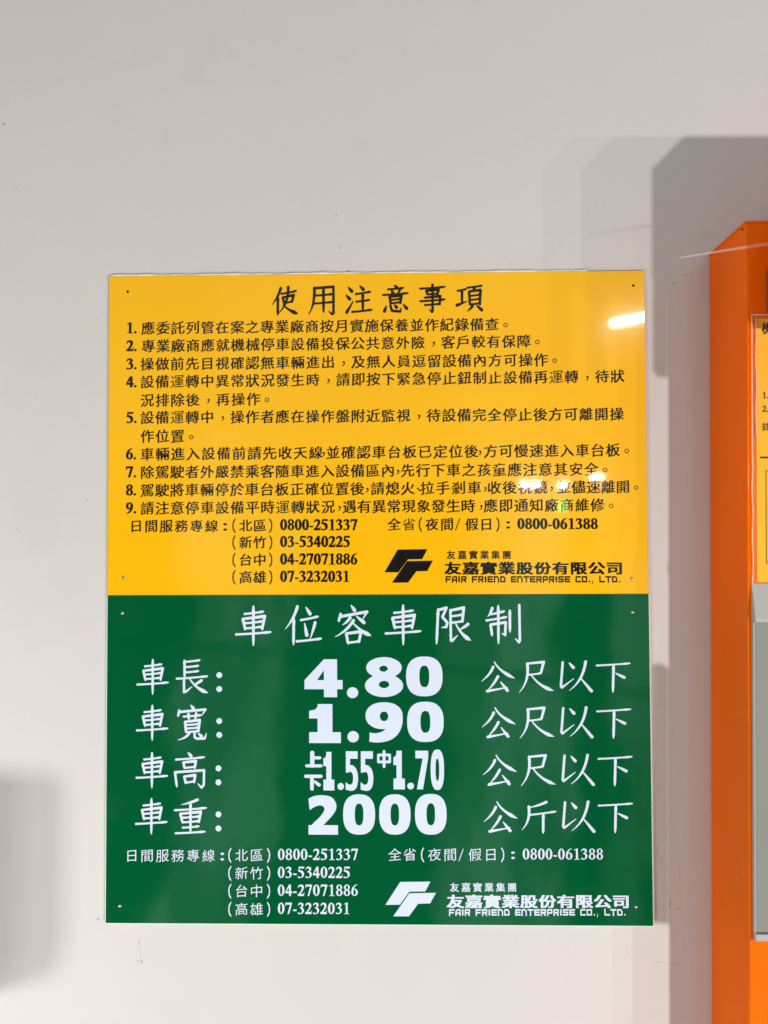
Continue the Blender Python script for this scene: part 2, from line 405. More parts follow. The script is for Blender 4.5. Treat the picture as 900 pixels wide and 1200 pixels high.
def font_glyph(ch, offset=0.0):
    """outline of the character from the bundled fallback face, centred on its em box"""
    c = bpy.data.curves.new('glyph', 'FONT'); c.body = ch; c.size = 1; c.resolution_u = 2; c.offset = offset
    o = bpy.data.objects.new('glyph', c); COL.objects.link(o)
    e = o.evaluated_get(bpy.context.evaluated_depsgraph_get()); me = e.to_mesh()
    v = [(q.co.x - .5, q.co.y - .36) for q in me.vertices]; f = [tuple(p.vertices) for p in me.polygons]
    e.to_mesh_clear(); bpy.data.objects.remove(o); bpy.data.curves.remove(c)
    return v, f
def area_of(v, f):
    return sum(abs(sum(v[t[i]][0] * v[t[(i + 1) % len(t)]][1] - v[t[(i + 1) % len(t)]][0] * v[t[i]][1] for i in range(len(t)))) / 2 for t in f)
def thicken(v, f, dx, dy):
    """the outline printed bolder: the union of slightly shifted copies"""
    a0 = area_of(v, f)
    for k in (1, .93, 1.07, .85, 1.13, .77, .7, .62):
        P = []
        for sx, sy in ((dx, dy), (-dx, -dy * .97), (dx * .98, -dy), (-dx * .96, dy * 1.02)):
            P += [[(v[i][0] + sx * k, v[i][1] + sy * k) for i in t] for t in f]
        g = union(P)
        if area_of(*g) < a0 * (1 + (25 if dx < .04 else 20) * (dx + dy)): return g
    return v, f
def ring(cx, cy, rx, ry, ix, iy, icx=None, icy=None, pw=2.0, ipw=2.0, n=36):
    icx = cx if icx is None else icx; icy = cy if icy is None else icy
    def se(t, p): c, s = math.cos(t), math.sin(t); return (math.copysign(abs(c) ** (2 / p), c), math.copysign(abs(s) ** (2 / p), s))
    out = []
    for i in range(n):
        a, b = 2 * math.pi * i / n, 2 * math.pi * (i + 1) / n
        oa, ob, ia, ib = se(a, pw), se(b, pw), se(a, ipw), se(b, ipw)
        out.append([(cx + rx * oa[0], cy + ry * oa[1]), (cx + rx * ob[0], cy + ry * ob[1]), (icx + ix * ib[0], icy + iy * ib[1]), (icx + ix * ia[0], icy + iy * ia[1])])
    return out
def rect(x0, y0, x1, y1): return [(x0, y0), (x1, y0), (x1, y1), (x0, y1)]
def strip2(A, B): return [[A[i], A[i + 1], B[i + 1], B[i]] for i in range(len(A) - 1)]
def dense(pts, k=4):                 # smooth a control line (Catmull-Rom)
    out = []
    for i in range(len(pts) - 1):
        p0, p1, p2, p3 = pts[max(i - 1, 0)], pts[i], pts[i + 1], pts[min(i + 2, len(pts) - 1)]
        for j in range(k):
            t = j / k
            out.append(tuple(.5 * ((2 * p1[d]) + (p2[d] - p0[d]) * t + (2 * p0[d] - 5 * p1[d] + 4 * p2[d] - p3[d]) * t * t + (3 * p1[d] - p0[d] - 3 * p2[d] + p3[d]) * t ** 3) for d in (0, 1)))
    return out + [pts[-1]]
BIG = {   # heavy figures, box 0..1, y down
 '0': ring(.5, .5, .5, .5, .135, .27, pw=2.5, ipw=2.6),
 '1': [[(.02, .17), (.2, .145), (.2, .37), (.02, .37)], [(.2, .145), (.36, 0), (.36, .37), (.2, .37)], rect(.28, 0, .74, 1), rect(.02, .72, 1, 1)],
 '2': strip2(dense([(.0, .09), (.2, .02), (.48, 0), (.78, .05), (.93, .2), (.93, .36), (.8, .52), (.58, .70), (.45, .80)]),
             dense([(.04, .38), (.2, .30), (.36, .26), (.47, .27), (.54, .33), (.52, .41), (.4, .54), (.18, .70), (.0, .84)])) + [rect(0, .76, 1, 1), [(0, .82), (.4, .72), (.5, .8), (0, .9)]],
 '4': [rect(0, .55, 1, .79), rect(.51, 0, .857, 1), [(.51, 0), (.51, .29), (.33, .55), (0, .55)], [(.51, 0), (.6, 0), (.6, .3), (.51, .29)]],
 '5': [rect(.02, 0, .97, .19), rect(.02, 0, .36, .46)] + strip2(dense([(.02, .42), (.3, .36), (.6, .36), (.9, .48), (1, .68), (.92, .88), (.7, .98), (.4, 1), (.0, .97)]),
             dense([(.02, .54), (.2, .54), (.4, .52), (.56, .58), (.6, .68), (.56, .79), (.44, .84), (.25, .84), (.0, .78)])),
 '7': [rect(0, 0, 1, .2), [(.58, .18), (1, .18), (.58, 1), (.1, 1)]],
 '8': ring(.5, .265, .465, .265, .11, .075, .49, .29) + ring(.5, .715, .5, .285, .135, .09, .5, .685) + [rect(.2, .42, .3, .5), rect(.7, .42, .8, .5)],
 '9': ring(.5, .335, .5, .335, .115, .12, .5, .35, 2.2) + strip2(dense([(1, .34), (.99, .55), (.88, .78), (.66, .94), (.35, 1), (.1, .98)]), dense([(.6, .4), (.6, .56), (.54, .67), (.42, .74), (.25, .77), (.11, .75)])),
 '.': [disc(.5, .5, .5, 24)],
 '上': ribbon([(.42, .05), (.42, .9)], [.26, .26]) + ribbon([(.42, .38), (.88, .38)], [.2, .2]) + ribbon([(.08, .9), (.95, .9)], [.2, .2]),
 '下': ribbon([(.06, .1), (.95, .1)], [.22, .22]) + ribbon([(.42, .1), (.42, .92)], [.22, .22]) + ribbon([(.6, .45), (.84, .66)], [.16, .22]),
 '中': ribbon([(.1, .25), (.9, .25), (.9, .68), (.1, .68), (.1, .25)], [.17] * 5) + ribbon([(.5, .04), (.5, .96)], [.2, .2]),
}
def oval(x, y, rx, ry, n=18): return [(x + rx * math.cos(2 * math.pi * i / n), y + ry * math.sin(2 * math.pi * i / n)) for i in range(n)]
TB = {    # bold roman figures and marks
 '0': ring(.5, .5, .47, .5, .17, .43, pw=2.0),
 '1': [[(.14, .17), (.14, .12), (.52, 0), (.66, 0), (.66, .12), (.4, .13)], rect(.4, .05, .66, .96), rect(.16, .95, .9, 1)],
 '2': strip2(dense([(.04, .28), (.16, .08), (.45, 0), (.78, .07), (.88, .26), (.78, .48), (.5, .74), (.3, .86)]), dense([(.10, .30), (.22, .19), (.38, .15), (.54, .2), (.6, .32), (.52, .5), (.28, .74), (.04, .95)])) + [rect(.04, .82, .9, 1), [(.86, .84), (.9, .68), (.96, .68), (.9, .9)]],
 '3': strip2(dense([(.06, .24), (.2, .06), (.46, 0), (.78, .07), (.84, .23), (.74, .37), (.5, .46)]), dense([(.12, .27), (.24, .17), (.38, .13), (.52, .17), (.57, .26), (.5, .36), (.32, .43)])) +
      strip2(dense([(.32, .42), (.66, .44), (.88, .56), (.9, .74), (.74, .92), (.44, 1), (.12, .98), (.04, .9)]), dense([(.32, .48), (.5, .52), (.62, .64), (.63, .78), (.54, .9), (.4, .93), (.26, .88), (.12, .84)])),
 '4': [rect(.03, .6, .97, .77), rect(.54, 0, .8, 1), [(.54, 0), (.62, 0), (.62, .2), (.14, .62), (.03, .62)]],
 '5': [rect(.2, 0, .92, .16), [(.2, 0), (.3, .12), (.2, .42), (.1, .42)]] + strip2(dense([(.1, .34), (.4, .31), (.74, .4), (.9, .6), (.86, .8), (.68, .94), (.38, 1), (.1, .98), (.04, .9)]), dense([(.1, .44), (.3, .46), (.5, .54), (.62, .68), (.6, .82), (.5, .91), (.38, .93), (.24, .88), (.12, .84)])),
 '6': ring(.5, .68, .45, .32, .18, .25) + strip2(dense([(.05, .68), (.12, .4), (.34, .16), (.62, .03), (.9, 0)]), dense([(.33, .62), (.36, .42), (.5, .22), (.7, .09), (.92, .03)])),
 '7': [rect(.06, 0, .95, .17), [(.72, .1), (.95, .1), (.55, 1), (.33, 1)], [(.06, 0), (.16, 0), (.1, .3), (.04, .3)]],
 '8': ring(.5, .25, .4, .25, .17, .17) + ring(.5, .72, .45, .28, .19, .2),
 '-': [rect(.1, .60, .9, .74)], '.': [oval(.5, .9, .5, .115)], ':': [oval(.5, .15, .5, .15), oval(.5, .85, .5, .15)],
 '(': ribbon(dense([(.85, 0), (.35, .25), (.25, .5), (.35, .75), (.85, 1)]), lerpw(17, [(0, .1), (.5, .34), (1, .1)])),
 ')': ribbon(dense([(.15, 0), (.65, .25), (.75, .5), (.65, .75), (.15, 1)]), lerpw(17, [(0, .1), (.5, .34), (1, .1)])),
 '/': ribbon([(.85, 0), (.15, 1)], [.12, .12]),
}
TB['9'] = [[(1 - x, 1 - y) for x, y in p] for p in TB['6']]
TBW = {'-': .6, '.': .36}
E1, E9 = .1, .9
ENG = {
 'F': [[(1, E1), (E1, E1), (E1, 1)], [(E1, .55), (.85, .55)]], 'A': [[(E1, 1), (E1, .4), (.35, E1), (E9, E1), (E9, 1)], [(E1, .64), (E9, .64)]],
 'I': [[(.5, 0), (.5, 1)]], 'R': [[(E1, 1), (E1, E1), (E9, E1), (E9, .55), (E1, .55)], [(.5, .55), (E9, 1)]],
 'E': [[(1, E1), (E1, E1), (E1, E9), (1, E9)], [(E1, .5), (E9, .5)]], 'N': [[(E1, 1), (E1, E1), (.68, E1), (E9, .38), (E9, 1)]],
 'D': [[(E1, E1), (E1, E9), (E9, E9), (E9, .38), (.68, E1), (E1, E1)]], 'T': [[(0, E1), (1, E1)], [(.5, E1), (.5, 1)]],
 'P': [[(E1, 1), (E1, E1), (E9, E1), (E9, .6), (E1, .6)]], 'S': [[(1, E1), (E1, E1), (E1, .5), (E9, .5), (E9, E9), (0, E9)]],
 'C': [[(1, E1), (E1, E1), (E1, E9), (1, E9)]], 'O': [[(E1, E1), (E9, E1), (E9, E9), (E1, E9), (E1, E1)]], 'L': [[(E1, 0), (E1, E9), (1, E9)]],
 ',': [[(.6, .82), (.5, 1.0), (.3, 1.2)]], '.': [[(.5, .9), (.52, .9)]],
}
ENGW = {'I': .34, ',': .4, '.': .4, ' ': .62}
def glyph(ch, font):
    key = (ch, font)
    if key in GLYPHS: return GLYPHS[key]
    if font == 'kai': g = kai(ch, 8.0)
    elif font == 'kaib': g = kai(ch, 10.6)
    elif font in ('cjk', 'cjkb'):
        v, f = font_glyph(ch)
        if font == 'cjkb' and ch not in '，。、': v, f = thicken(v, f, .017, .004)
        if ch in '，。、':                                    # small marks, thrown to the middle of their cell
            v = [(x + .30, y + .20) for x, y in v] if ch != '。' else [(x + .20, y + .22) for x, y in v]
        else: v = [(x * .96, y * .93 + x * .105 - .01 * math.sin(x * 6)) for x, y in v]
        g = v, f
    elif font == 'bold': g = thicken(*font_glyph(ch), .018, .012)
    elif font == 'logo': g = thicken(*font_glyph(ch), .038, .020)
    elif font == 'tbb' and ch in '0123456789': g = thicken(*union(TB[ch]), .045, .006)
    elif font in ('big', 'tb', 'tbb'): g = union((BIG if font == 'big' else TB)[ch])
    elif font == 'eng':
        P = []
        if ch == 'I': P.append(rect(.05, 0, .95, 1))
        elif ch == '.': P.append(rect(.2, .78, .9, 1))
        else:
          for ln in ENG[ch]: P += ribbon(ln, [.25] * len(ln), n=8)
        g = union(P)
    GLYPHS[key] = g
    return g
def lettering(items, y, mat, parent, name):
    """one flat printed line: items are (text, x0, z0, x1, z1, size, font)"""
    V, F = [], []
    def add(g, cx, cz, sx, sz, flip=False):
        b = len(V)
        for q in g[0]: V.append((cx + q[0] * sx, y, cz + q[1] * sz))
        for t in g[1]: F.append(tuple(b + i for i in (t if not flip else t[::-1])))
    for text, x0, z0, x1, z1, size, font in items:
        n = len(text)
        if font in ('kai', 'kaib', 'cjk', 'cjkb', 'bold', 'logo'):
            for i, ch in enumerate(text):
                t = i / max(n - 1, 1)
                sx = size * (.92 if font in ('kai', 'kaib') else 1.13 if font == 'logo' else 1.0)
                sz = size * (.88 if font == 'logo' else 1.0)
                if font == 'kai' and ch in '下以公尺斤': sz = size * .93; sx = size * 1.02
                j = 1 + .02 * math.sin(i * 7.3)
                add(glyph(ch, font), x0 + (x1 - x0) * t, z0 + (z1 - z0) * t, sx * j, sz * j)
        elif font == 'big':
            add(glyph(text, font), x0, z0 + size / 2, x1 - x0, -size, True)
        else:
            W = ENGW if font == 'eng' else TBW
            ws = [W.get(c, 1.0) for c in text]
            gap = .26 if font == 'eng' else .06
            if font != 'eng' and n == 1: gap = 0; ws = [1.0]
            tot = sum(ws) + gap * (n - 1); u = (x1 - x0) / tot; x = x0
            for c, w in zip(text, ws):
                if c != ' ':
                    add(glyph(c, font), x, z0 + (z1 - z0) * (x - x0) / (x1 - x0) + size / 2, w * u, -size, True)
                x += (w + gap) * u
    return link_mesh(name, V, F, mat, parent)

# lines of writing: part, text, x and z of the first and last character in metres, size, lettering style
YELLOW_TEXT = [
    ('title_lettering', '使用注意事項', -0.1015, 0.3284, 0.1052, 0.33, 0.03133, 'kaib'),
    ('rule_number', '1.', -0.2802, 0.2997, -0.2686, 0.2996, 0.01234, 'tbb'),
    ('rule_lettering', '應委託列管在案之專業廠商按月實施保養並作紀錄備查。', -0.2555, 0.2989, 0.1466, 0.2998, 0.01652, 'cjkb'),
    ('rule_number', '2.', -0.2801, 0.2795, -0.2685, 0.2794, 0.01234, 'tbb'),
    ('rule_lettering', '專業廠商應就機械停車設備投保公共意外險，客戶較有保障。', -0.2554, 0.2787, 0.1819, 0.2804, 0.01652, 'cjkb'),
    ('rule_number', '3.', -0.28, 0.259, -0.2684, 0.2589, 0.01234, 'tbb'),
    ('rule_lettering', '操做前先目視確認無車輛進出，及無人員逗留設備內方可操作。', -0.2564, 0.2583, 0.2007, 0.2594, 0.01652, 'cjkb'),
    ('rule_number', '4.', -0.2799, 0.2387, -0.2683, 0.2386, 0.01234, 'tbb'),
    ('rule_lettering', '設備運轉中異常狀況發生時，請即按下緊急停止鈕制止設備再運轉，待狀', -0.2563, 0.2383, 0.2681, 0.2404, 0.01652, 'cjkb'),
    ('rule_lettering', '況排除後，再操作。', -0.2562, 0.2174, -0.1198, 0.218, 0.01652, 'cjkb'),
    ('rule_number', '5.', -0.2797, 0.1985, -0.2681, 0.1984, 0.01234, 'tbb'),
    ('rule_lettering', '設備運轉中，操作者應在操作盤附近監視，待設備完全停止後方可離開操', -0.2561, 0.198, 0.2668, 0.1985, 0.01652, 'cjkb'),
    ('rule_lettering', '作位置。', -0.256, 0.1771, -0.2049, 0.1768, 0.01652, 'cjkb'),
    ('rule_number', '6.', -0.28, 0.1577, -0.2684, 0.1576, 0.01234, 'tbb'),
    ('rule_lettering', '車輛進入設備前請先收天線', -0.256, 0.157, -0.0671, 0.1575, 0.01652, 'cjkb'),
    ('rule_lettering', '，', -0.059, 0.1575, -0.0589, 0.1575, 0.01652, 'cjkb'),
    ('rule_lettering', '並確認車台板已定位後', -0.0479, 0.1575, 0.1057, 0.1579, 0.01652, 'cjkb'),
    ('rule_lettering', '，', 0.1149, 0.1579, 0.115, 0.1579, 0.01652, 'cjkb'),
    ('rule_lettering', '方可慢速進入車台板。', 0.1273, 0.158, 0.279, 0.1584, 0.01652, 'cjkb'),
    ('rule_number', '7.', -0.2799, 0.1375, -0.2683, 0.1374, 0.01234, 'tbb'),
    ('rule_lettering', '除駕駛者外嚴禁乘客隨車進入設備區內', -0.2559, 0.1368, 0.0132, 0.1371, 0.01652, 'cjkb'),
    ('rule_lettering', '，', 0.0237, 0.1371, 0.0238, 0.1371, 0.01652, 'cjkb'),
    ('rule_lettering', '先行下車之孩童應注意其安全。', 0.0352, 0.1371, 0.2551, 0.1374, 0.01652, 'cjkb'),
    ('rule_number', '8.', -0.2798, 0.1173, -0.2682, 0.1173, 0.01234, 'tbb'),
    ('rule_lettering', '駕駛將車輛停於車台板正確位置後', -0.2558, 0.1166, -0.021, 0.1171, 0.01652, 'cjkb'),
    ('rule_lettering', '，', -0.0104, 0.1171, -0.0103, 0.1171, 0.01652, 'cjkb'),
    ('rule_lettering', '請熄火', 0.0017, 0.1172, 0.0351, 0.1172, 0.01652, 'cjkb'),
    ('rule_lettering', '、', 0.0473, 0.1173, 0.0474, 0.1173, 0.01652, 'cjkb'),
    ('rule_lettering', '拉手剎車', 0.0567, 0.1173, 0.1089, 0.1174, 0.01652, 'cjkb'),
    ('rule_lettering', '，', 0.1204, 0.1174, 0.1204, 0.1174, 0.01652, 'cjkb'),
    ('rule_lettering', '收後視鏡', 0.1308, 0.1174, 0.1818, 0.1175, 0.01652, 'cjkb'),
    ('rule_lettering', '，', 0.1936, 0.1175, 0.1937, 0.1175, 0.01652, 'cjkb'),
    ('rule_lettering', '並儘速離開。', 0.2077, 0.1176, 0.2888, 0.1177, 0.01652, 'cjkb'),
    ('rule_number', '9.', -0.2797, 0.0972, -0.2681, 0.0972, 0.01234, 'tbb'),
    ('rule_lettering', '請注意停車設備平時運轉狀況', -0.2557, 0.0965, -0.0536, 0.097, 0.01652, 'cjkb'),
    ('rule_lettering', '，', -0.0414, 0.0971, -0.0413, 0.0971, 0.01652, 'cjkb'),
    ('rule_lettering', '遇有異常現象發生時', -0.0298, 0.0971, 0.1018, 0.0974, 0.01652, 'cjkb'),
    ('rule_lettering', '，', 0.1157, 0.0974, 0.1157, 0.0974, 0.01652, 'cjkb'),
    ('rule_lettering', '應即通知廠商維修。', 0.1268, 0.0975, 0.2612, 0.0978, 0.01652, 'cjkb'),
    ('phone_lettering', '日間服務專線', -0.268, 0.0767, -0.1835, 0.0763, 0.01557, 'cjkb'),
    ('phone_lettering', ':', -0.1704, 0.0755, -0.1662, 0.0755, 0.00854, 'tbb'),
    ('phone_lettering', '(', -0.1606, 0.0768, -0.1563, 0.0768, 0.01519, 'tbb'),
    ('phone_lettering', ')', -0.1195, 0.0766, -0.1153, 0.0766, 0.01519, 'tbb'),
    ('phone_lettering', '北區', -0.1454, 0.0767, -0.1296, 0.0766, 0.01557, 'cjkb'),
    ('phone_lettering', '0800-251337', -0.1069, 0.0777, -0.021, 0.0773, 0.01234, 'tbb'),
    ('phone_lettering', '(', -0.1605, 0.0581, -0.1563, 0.0581, 0.01519, 'tbb'),
    ('phone_lettering', ')', -0.1195, 0.0579, -0.1153, 0.0579, 0.01519, 'tbb'),
    ('phone_lettering', '新竹', -0.1454, 0.058, -0.1296, 0.058, 0.01557, 'cjkb'),
    ('phone_lettering', '03-5340225', -0.1069, 0.059, -0.0291, 0.0587, 0.01234, 'tbb'),
    ('phone_lettering', '(', -0.1605, 0.0387, -0.1563, 0.0386, 0.01519, 'tbb'),
    ('phone_lettering', ')', -0.1195, 0.0385, -0.1153, 0.0385, 0.01519, 'tbb'),
    ('phone_lettering', '台中', -0.1454, 0.0386, -0.1296, 0.0385, 0.01557, 'cjkb'),
    ('phone_lettering', '04-27071886', -0.1069, 0.0396, -0.0211, 0.0393, 0.01234, 'tbb'),
    ('phone_lettering', '(', -0.1605, 0.0194, -0.1563, 0.0194, 0.01519, 'tbb'),
    ('phone_lettering', ')', -0.1195, 0.0193, -0.1153, 0.0193, 0.01519, 'tbb'),
    ('phone_lettering', '高雄', -0.1454, 0.0194, -0.1296, 0.0193, 0.01557, 'cjkb'),
    ('phone_lettering', '07-3232031', -0.1069, 0.0204, -0.0298, 0.0202, 0.01234, 'tbb'),
    ('phone_lettering', '全省', 0.0199, 0.0773, 0.0362, 0.0772, 0.01557, 'cjkb'),
    ('phone_lettering', '(', 0.0467, 0.0772, 0.0509, 0.0772, 0.01519, 'tbb'),
    ('phone_lettering', '夜間', 0.0617, 0.0771, 0.0784, 0.0771, 0.01557, 'cjkb'),
    ('phone_lettering', '/', 0.0868, 0.077, 0.0934, 0.077, 0.01234, 'tbb'),
    ('phone_lettering', '假日', 0.1058, 0.0769, 0.1217, 0.0769, 0.01557, 'cjkb'),
    ('phone_lettering', ')', 0.1325, 0.0768, 0.1367, 0.0768, 0.01519, 'tbb'),
    ('phone_lettering', ':', 0.1439, 0.0763, 0.148, 0.0763, 0.00807, 'tbb'),
    ('phone_lettering', '0800-061388', 0.1561, 0.0777, 0.2446, 0.0773, 0.01196, 'tbb'),
    ('company_lettering', '友嘉實業集團', 0.0827, 0.0433, 0.1441, 0.0431, 0.00997, 'bold'),
    ('company_lettering', '友嘉實業股份有限公司', 0.0846, 0.0285, 0.2623, 0.0279, 0.01661, 'logo'),
    ('company_lettering', 'FAIR FRIEND ENTERPRISE CO., LTD.', 0.0765, 0.0166, 0.2687, 0.016, 0.00655, 'eng'),
]
GREEN_TEXT = [
    ('title_lettering', '車位容車限制', -0.1367, -0.0343, 0.1399, -0.033, 0.04272, 'kai'),
    ('limit_lettering', '車長', -0.2487, -0.0905, -0.2049, -0.0905, 0.03797, 'kai'),
    ('limit_lettering', ':', -0.1778, -0.0962, -0.1713, -0.0962, 0.02184, 'tb'),
    ('limit_lettering', '公尺以下', 0.1332, -0.0908, 0.2595, -0.0908, 0.03608, 'kai'),
    ('limit_lettering', '車寬', -0.249, -0.141, -0.2047, -0.141, 0.03797, 'kai'),
    ('limit_lettering', ':', -0.1777, -0.1466, -0.1712, -0.1466, 0.02184, 'tb'),
    ('limit_lettering', '公尺以下', 0.1334, -0.1408, 0.2595, -0.1408, 0.03608, 'kai'),
    ('limit_lettering', '車高', -0.2491, -0.193, -0.2068, -0.1929, 0.03797, 'kai'),
    ('limit_lettering', ':', -0.1785, -0.1985, -0.1721, -0.1985, 0.02184, 'tb'),
    ('limit_lettering', '公尺以下', 0.1343, -0.1926, 0.2603, -0.1924, 0.03608, 'kai'),
    ('limit_lettering', '車重', -0.2495, -0.2434, -0.2061, -0.2433, 0.03797, 'kai'),
    ('limit_lettering', ':', -0.1784, -0.2488, -0.172, -0.2488, 0.02184, 'tb'),
    ('limit_lettering', '公斤以下', 0.1348, -0.2433, 0.2601, -0.243, 0.03608, 'kai'),
    ('figure_lettering', '4', -0.08, -0.092, -0.0379, -0.092, 0.04169, 'big'),
    ('figure_lettering', '.', -0.0332, -0.1079, -0.0206, -0.1079, 0.01203, 'big'),
    ('figure_lettering', '8', -0.0133, -0.0908, 0.029, -0.0908, 0.04389, 'big'),
    ('figure_lettering', '0', 0.0322, -0.0901, 0.0724, -0.0901, 0.04369, 'big'),
    ('figure_lettering', '1', -0.0756, -0.1417, -0.0399, -0.1417, 0.04269, 'big'),
    ('figure_lettering', '.', -0.0327, -0.1561, -0.0201, -0.1561, 0.01243, 'big'),
    ('figure_lettering', '9', -0.0127, -0.1404, 0.0282, -0.1404, 0.04409, 'big'),
    ('figure_lettering', '0', 0.0331, -0.1398, 0.0733, -0.1398, 0.04409, 'big'),
    ('figure_lettering', '上', -0.0791, -0.1812, -0.0611, -0.1812, 0.01684, 'big'),
    ('figure_lettering', '下', -0.0797, -0.2061, -0.0612, -0.2061, 0.01684, 'big'),
    ('figure_lettering', '1', -0.0595, -0.1937, -0.0472, -0.1936, 0.04209, 'big'),
    ('figure_lettering', '.', -0.0438, -0.2104, -0.0366, -0.2104, 0.00762, 'big'),
    ('figure_lettering', '5', -0.0348, -0.1935, -0.0211, -0.1935, 0.04309, 'big'),
    ('figure_lettering', '5', -0.0183, -0.1935, -0.0043, -0.1935, 0.04309, 'big'),
    ('figure_lettering', '中', -0.0003, -0.1804, 0.0154, -0.1803, 0.01764, 'big'),
    ('figure_lettering', '1', 0.0176, -0.1924, 0.0303, -0.1923, 0.04209, 'big'),
    ('figure_lettering', '.', 0.033, -0.2098, 0.0403, -0.2098, 0.00742, 'big'),
    ('figure_lettering', '7', 0.042, -0.1923, 0.0561, -0.1923, 0.04209, 'big'),
    ('figure_lettering', '0', 0.0587, -0.192, 0.0734, -0.192, 0.04429, 'big'),
    ('figure_lettering', '2', -0.0758, -0.2414, -0.0433, -0.2413, 0.04289, 'big'),
    ('figure_lettering', '0', -0.0377, -0.2408, -0.0025, -0.2407, 0.04389, 'big'),
    ('figure_lettering', '0', 0.0019, -0.2407, 0.0364, -0.2406, 0.04389, 'big'),
    ('figure_lettering', '0', 0.0412, -0.2404, 0.0759, -0.2403, 0.04429, 'big'),
    ('phone_lettering', '日間服務專線', -0.2711, -0.2866, -0.1861, -0.2863, 0.01557, 'cjk'),
    ('phone_lettering', ':', -0.1729, -0.287, -0.1688, -0.287, 0.00854, 'tb'),
    ('phone_lettering', '(', -0.1646, -0.2857, -0.1604, -0.2857, 0.01519, 'tb'),
    ('phone_lettering', ')', -0.1219, -0.2856, -0.1178, -0.2855, 0.01519, 'tb'),
    ('phone_lettering', '北區', -0.1497, -0.2857, -0.133, -0.2856, 0.01557, 'cjk'),
    ('phone_lettering', '0800-251337', -0.1098, -0.2844, -0.0212, -0.2841, 0.01234, 'tb'),
    ('phone_lettering', '(', -0.1646, -0.3053, -0.1604, -0.3052, 0.01519, 'tb'),
    ('phone_lettering', ')', -0.1219, -0.3051, -0.1178, -0.3051, 0.01519, 'tb'),
    ('phone_lettering', '新竹', -0.1496, -0.3052, -0.133, -0.3051, 0.01557, 'cjk'),
    ('phone_lettering', '03-5340225', -0.1099, -0.3039, -0.0298, -0.3036, 0.01234, 'tb'),
    ('phone_lettering', '(', -0.1645, -0.3246, -0.1604, -0.3246, 0.01519, 'tb'),
    ('phone_lettering', ')', -0.1219, -0.3244, -0.1178, -0.3244, 0.01519, 'tb'),
    ('phone_lettering', '台中', -0.1496, -0.3245, -0.133, -0.3245, 0.01557, 'cjk'),
    ('phone_lettering', '04-27071886', -0.1099, -0.3233, -0.0214, -0.3229, 0.01234, 'tb'),
    ('phone_lettering', '(', -0.1645, -0.3443, -0.1604, -0.3443, 0.01519, 'tb'),
    ('phone_lettering', ')', -0.1219, -0.3441, -0.1178, -0.3441, 0.01519, 'tb'),
    ('phone_lettering', '高雄', -0.1496, -0.3442, -0.133, -0.3442, 0.01557, 'cjk'),
    ('phone_lettering', '07-3232031', -0.1099, -0.3429, -0.0303, -0.3425, 0.01234, 'tb'),
    ('phone_lettering', '全省', 0.0189, -0.2845, 0.0354, -0.2844, 0.01557, 'cjk'),
    ('phone_lettering', '(', 0.0472, -0.2844, 0.0513, -0.2844, 0.01519, 'tb'),
    ('phone_lettering', '夜間', 0.0624, -0.2844, 0.0795, -0.2843, 0.01557, 'cjk'),
    ('phone_lettering', '/', 0.0881, -0.2843, 0.0947, -0.2842, 0.01234, 'tb'),
    ('phone_lettering', '假日', 0.1066, -0.2842, 0.1238, -0.2841, 0.01557, 'cjk'),
    ('phone_lettering', ')', 0.1347, -0.2841, 0.1388, -0.2841, 0.01519, 'tb'),
    ('phone_lettering', ':', 0.146, -0.2845, 0.1501, -0.2845, 0.00807, 'tb'),
    ('phone_lettering', '0800-061388', 0.1583, -0.2831, 0.2462, -0.2828, 0.01196, 'tb'),
    ('company_lettering', '友嘉實業集團', 0.084, -0.3195, 0.1467, -0.3192, 0.01025, 'bold'),
    ('company_lettering', '友嘉實業股份有限公司', 0.085, -0.3348, 0.2647, -0.334, 0.01709, 'logo'),
    ('company_lettering', 'FAIR FRIEND ENTERPRISE CO., LTD.', 0.0779, -0.3463, 0.2697, -0.3453, 0.00665, 'eng'),
]
YELLOW_LOGO = [[(0.0236, 0.0495), (0.0563, 0.0499), (0.0507, 0.0389), (0.035, 0.0387), (0.0242, 0.0244), (0.0089, 0.0245)], [(0.034, 0.0367), (0.0625, 0.0372), (0.0562, 0.0257), (0.0443, 0.0256), (0.0349, 0.0131), (0.0172, 0.013)]]
GREEN_LOGO = [[(0.0247, -0.3137), (0.0577, -0.3133), (0.0521, -0.3238), (0.0346, -0.3242), (0.0242, -0.3383), (0.0084, -0.3386)], [(0.0346, -0.3259), (0.0638, -0.3253), (0.0572, -0.3368), (0.0441, -0.3372), (0.0341, -0.3508), (0.0169, -0.3509)]]

# ------------------------------------------------------------------ setting: the painted wall
wb = box_bm(-2.2, 2.4, 0.0, 0.15, -1.4, 1.9)
wall = link_bm('wall', wb, M['wall'])
wall['kind'] = 'structure'
wall['label'] = 'off-white painted plaster wall with small scuffs and pin marks'

